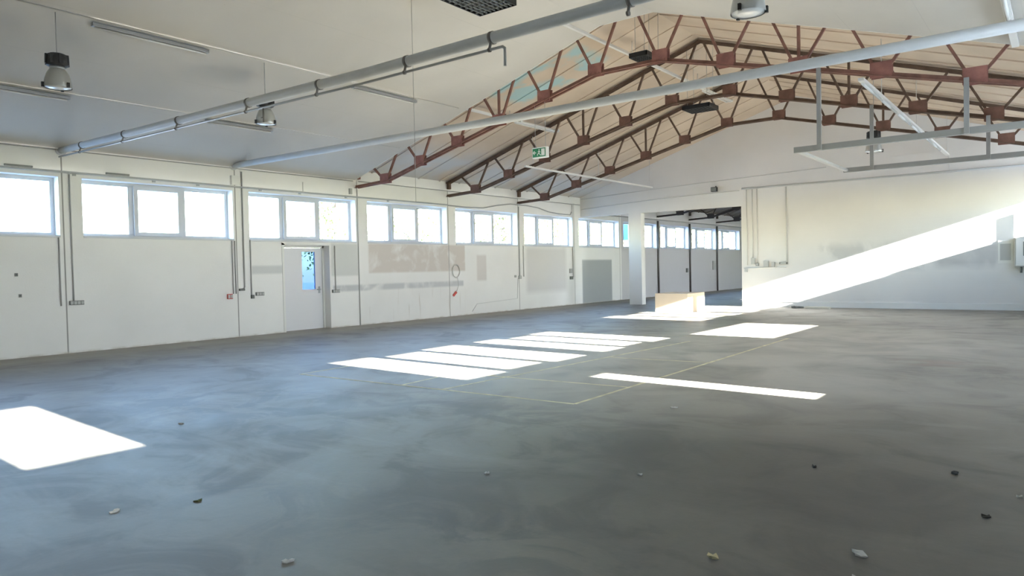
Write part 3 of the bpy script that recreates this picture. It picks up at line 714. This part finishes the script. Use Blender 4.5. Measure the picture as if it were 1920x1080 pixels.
conduit([(0.05, YE-0.015, 3.85), (3.4, YE-0.015, 4.02), (6.6, YE-0.015, 4.08)], 0.012, M['cable_pale'], 'pale cable just above the wall opening', 'cable')
conduit([(12.95, YE-0.2, 4.56), (12.95, YE-0.03, 4.45), (12.95, YE-0.02, 4.14)], 0.008, M['cable_pale'], 'thin feed wire from the right strip light down the far wall', 'wire')
def fbox(name, x, z, wx, wz, m, label, cat, group=None, d_=0.06):
    root = empty(name, (x, YE, z)); tag(root, label, cat, group)
    MB().box(-wx/2, wx/2, -d_, 0, -wz/2, wz/2).build('housing', M[m], root, bevel=0.006)
    MB().box(-wx*0.36, wx*0.36, -d_-0.006, -d_, -wz*0.36, wz*0.36).build('cover', M['box_grey'], root)
    return root
fbox('socket_box', 7.07, 1.58, 0.14, 0.22, 'box_grey', 'grey socket box at the foot of the conduits by the opening', 'socket', 'sockets on the far wall')
fbox('socket_box', 7.22, 1.46, 0.10, 0.09, 'socket', 'small dark socket box right of the conduit foot on the far wall', 'socket', 'sockets on the far wall')
fbox('socket_box', 7.52, 1.48, 0.17, 0.20, 'box_grey', 'larger socket box in the middle of the far wall row', 'socket', 'sockets on the far wall')
fbox('socket_box', 7.76, 1.45, 0.10, 0.16, 'box_grey', 'narrow socket box right of the larger one on the far wall', 'socket', 'sockets on the far wall')
fbox('socket_box', 8.10, 1.49, 0.26, 0.07, 'socket', 'long flat socket strip at the right end of the far wall row', 'socket', 'sockets on the far wall')
fbox('socket_box', 6.82, 1.26, 0.10, 0.10, 'box_grey', 'lowest small socket box beside the edge of the opening', 'socket', 'sockets on the far wall')
root = empty('distribution_cabinet', (14.85, YE, 1.66)); tag(root, 'grey distribution cabinet on the far wall at the right frame edge', 'cabinet')
MB().box(-0.30, 0.32, -0.18, 0, -0.41, 0.43).build('body', M['box_grey'], root, bevel=0.01)
MB().box(-0.27, 0.29, -0.195, -0.18, -0.38, 0.40).build('door', M['white_metal'], root, bevel=0.005)
MB().box(-0.10, 0.24, -0.20, -0.195, -0.1, 0.30).build('window', M['socket'], root)
MB().tube([(-0.15, -0.08, -0.41), (-0.15, -0.08, -0.58)], 0.03, 10).build('cable_gland', M['socket'], root)
fbox('wall_panel', 14.33, 1.68, 0.36, 0.66, 'white_metal', 'flat pale panel on the far wall left of the cabinet', 'panel', None, 0.008)
fconduit(14.60, 2.1, 2.78, 0.012, 'cable', 'short conduit above the distribution cabinet')
# black floodlight above the opening
root = empty('floodlight', (5.75, YE, 4.19)); tag(root, 'small black floodlight on the beam above the opening', 'lamp')
MB().box(-0.11, 0.11, -0.22, -0.10, -0.09, 0.07).build('housing', M['black'], root, bevel=0.01)
MB().box(-0.09, 0.09, -0.225, -0.22, -0.07, 0.05).build('lens', M['socket'], root)
MB().bar((0, -0.11, 0.0), (0, 0, 0.05), 0.04, 0.03).bar((-0.02, -0.03, 0.05), (0.02, -0.03, 0.12), 0.03, 0.03).build('bracket', M['black'], root)

# hanging wire in front of the windows
conduit([(7.6, 8.02, zf(7.6)), (7.6, 8.02, 4.5), (7.602, 8.018, 3.3), (7.6, 8.015, 2.58)], 0.004, M['cable'], 'thin wire hanging from the ceiling in front of the windows', 'wire', None, 6)
conduit([(-0.225, 15.80, 3.42), (-0.215, 15.9, 3.40), (-0.215, 16.05, 3.30), (-0.22, 16.12, 3.10), (-0.22, 16.06, 2.90), (-0.22, 16.03, 2.70), (-0.225, 16.08, 2.45)], 0.01, M['socket'], 'dark cord dangling over the right pane of the fourth window', 'cord')

# low board and plank by the opening
root = empty('low_board', (5.9, 21.3, 0)); tag(root, 'low beige board box standing before the far opening', 'crate')
MB().box(-0.70, 0.42, -0.22, -0.19, 0.0, 0.60).build('front_panel', M['beige_board'], root, bevel=0.004)
MB().box(0.39, 0.42, -0.19, 1.10, 0.0, 0.60).build('side_panel', M['beige_board'], root, bevel=0.004)
MB().box(-0.70, -0.67, -0.19, 1.10, 0.0, 0.60).build('side_panel', M['beige_board'], root, bevel=0.004)
MB().box(-0.67, 0.39, 1.07, 1.10, 0.0, 0.60).build('back_panel', M['beige_board'], root, bevel=0.004)
MB().box(-0.67, 0.39, -0.19, 1.07, 0.54, 0.585).build('top_panel', M['beige_board'], root, bevel=0.004)
tag(MB().bar((8.95, 24.35, 0.03), (9.75, 24.2, 0.03), 0.14, 0.06, ).build('plank', M['plank']), 'pale plank lying on the floor by the far wall', 'plank')
rk = MB()
for i in range(5): rk.bar((8.5+0.07*i, 24.38+0.03*math.sin(i*2.1), 0.035), (8.6+0.07*i, 24.42, 0.05-0.006*i), 0.10, 0.06)
tag(rk.build('rubble', M['socket']), 'small dark heap of rubble beside the pale plank', 'rubble')

# litter on the floor
def scrap(x, y, s, m, label, cat, seed, name):
    rnd = random.Random(seed); k = 9; v = [(0, 0, 0.012*s/0.05)]; fcs = []
    for j in range(k):
        a = 2*PI*j/k; r = s*0.68*(0.5+0.6*rnd.random()); v.append((r*math.cos(a)*1.3, r*math.sin(a)*0.8, 0.002+0.014*rnd.random()))
    for j in range(k): v.append((v[1+j][0]*0.96, v[1+j][1]*0.96, 0.0))
    for j in range(k):
        q = (j+1) % k; fcs.append((0, 1+j, 1+q)); fcs.append((1+j, 1+k+j, 1+k+q, 1+q))
    fcs.append(tuple(1+k+j for j in reversed(range(k))))
    mb = MB(); mb.v = v; mb.f = fcs; mb.sm = [False]*len(fcs)
    o = mb.build(name, M[m], None, (x, y, 0.0)); o.rotation_euler = (0, 0, rnd.random()*6)
    return tag(o, label, cat, 'litter on the concrete floor')
scrap(14.25, 3.48, 0.055, 'litter_yellow', 'curled yellow leaf scrap on the floor at the bottom right', 'litter', 1, 'leaf_scrap')
scrap(14.85, 3.93, 0.055, 'litter_white', 'white paper scrap on the floor, upper one near the bottom right corner', 'litter', 2, 'paper_scrap')
scrap(14.90, 3.62, 0.040, 'litter_white', 'white paper scrap at the very bottom edge on the right', 'litter', 3, 'paper_scrap')
scrap(12.48, 2.18, 0.045, 'litter_white', 'pale scrap at the bottom edge left of the middle', 'litter', 4, 'paper_scrap')
scrap(10.88, 2.01, 0.040, 'litter_white', 'pale scrap on the floor below the left sun patch', 'litter', 5, 'paper_scrap')
scrap(15.07, 5.81, 0.055, 'litter_dark', 'dark clod on the floor at the right, farther of two', 'litter', 6, 'dirt_clod')
scrap(15.32, 4.92, 0.045, 'litter_dark', 'dark clod on the floor at the right, nearer of two', 'litter', 7, 'dirt_clod')
scrap(14.22, 5.46, 0.035, 'litter_dark', 'small dark clod right of the middle of the floor', 'litter', 8, 'dirt_clod')
scrap(13.26, 4.58, 0.030, 'litter_white', 'tiny white scrap on the floor below the court corner', 'litter', 9, 'paper_scrap')
scrap(12.32, 3.99, 0.030, 'litter_white', 'tiny white scrap left of the middle of the floor', 'litter', 10, 'paper_scrap')
scrap(12.43, 6.94, 0.050, 'litter_white', 'flat white scrap right of the court corner', 'litter', 11, 'paper_scrap')
scrap(8.61, 3.62, 0.040, 'litter_white', 'white scrap on the dark stain right of the left sun patch', 'litter', 12, 'paper_scrap')
scrap(11.12, 2.43, 0.040, 'litter_moss', 'mossy dark lump on the floor at the lower left', 'litter', 13, 'dirt_clod')
scrap(15.45, 5.45, 0.030, 'litter_white', 'small pale scrap at the right frame edge', 'litter', 14, 'paper_scrap')

# ------------------------------------------------------------------ outside
struct(MB().box(-90, -0.34, -60, 110, -0.45, -0.25).box(W+0.34, 90, -60, 110, -0.45, -0.25).build('ground_outside', M['pale_ground']))
def make_tree(seed, hgt, rad, label, x, y):
    rnd = random.Random(seed)
    root = empty('tree', (x, y, -0.25)); tag(root, label, 'tree', 'trees outside the window wall')
    t = MB(); t.tube([(0, 0, 0), (0.05, 0, hgt*0.3), (0.0, 0.1, hgt*0.8)], 0.16, 8)
    for i in range(7):
        a = rnd.random()*6.28; z = hgt*(0.3+0.07*i); t.tube([(0.03, 0, z), (rad*0.6*math.cos(a), rad*0.6*math.sin(a), z+hgt*0.16)], 0.05, 6)
    t.build('trunk', M['bark'], root)
    c = MB(); cen = [(rad*0.7*rnd.uniform(-1, 1), rad*0.7*rnd.uniform(-1, 1), hgt*rnd.uniform(0.38, 0.92)) for _ in range(16)]
    for _ in range(2600):
        k = rnd.choice(cen); p = Vector(k)+Vector((rnd.gauss(0, 1), rnd.gauss(0, 1), rnd.gauss(0, 1)))*rad*0.24
        u = Vector((rnd.gauss(0,1), rnd.gauss(0,1), rnd.gauss(0,1))).normalized(); v_ = u.orthogonal().normalized(); s = rnd.uniform(0.07, 0.15)
        b = len(c.v); c.v += [tuple(p-u*s), tuple(p+v_*s*0.5), tuple(p+u*s), tuple(p-v_*s*0.5)]; c.f.append((b, b+1, b+2, b+3)); c.sm.append(False)
    c.build('foliage', M['leaf'], root)
for i, (x, y, hh, rr_, lb_) in enumerate(((-17, 26, 7.5, 2.3, 'pale tree seen through the right pane of the third window'), (-18, 33.5, 6.5, 2.6, 'tree seen through the fourth window'), (-16, 40, 7.5, 2.6, 'tree seen through the fifth window'),
        (-15, 47, 8.0, 3.0, 'tree seen through the sixth window'), (-13, 55, 8.5, 3.2, 'tree seen through the last window before the opening'), (-10, 64, 9.0, 3.4, 'nearer tree seen through the rear room windows'), (-8, 78, 10, 4.0, 'farther tree seen through the rear room windows'))):
    make_tree(20+i, hh, rr_, lb_, x, y)
root = empty('sign_board', (-3.0, 34.3, -0.25)); tag(root, 'plain blue board on posts outside, seen through the window beside the opening post', 'sign')
MB().box(-0.02, 0.02, -0.55, 0.55, 3.15, 4.05).build('board', M['blue'], root)
for yy in (-0.45, 0.45): MB().tube([(-0.05, yy, 0), (-0.05, yy, 4.0)], 0.03, 8).build('post', M['grey_metal'], root)
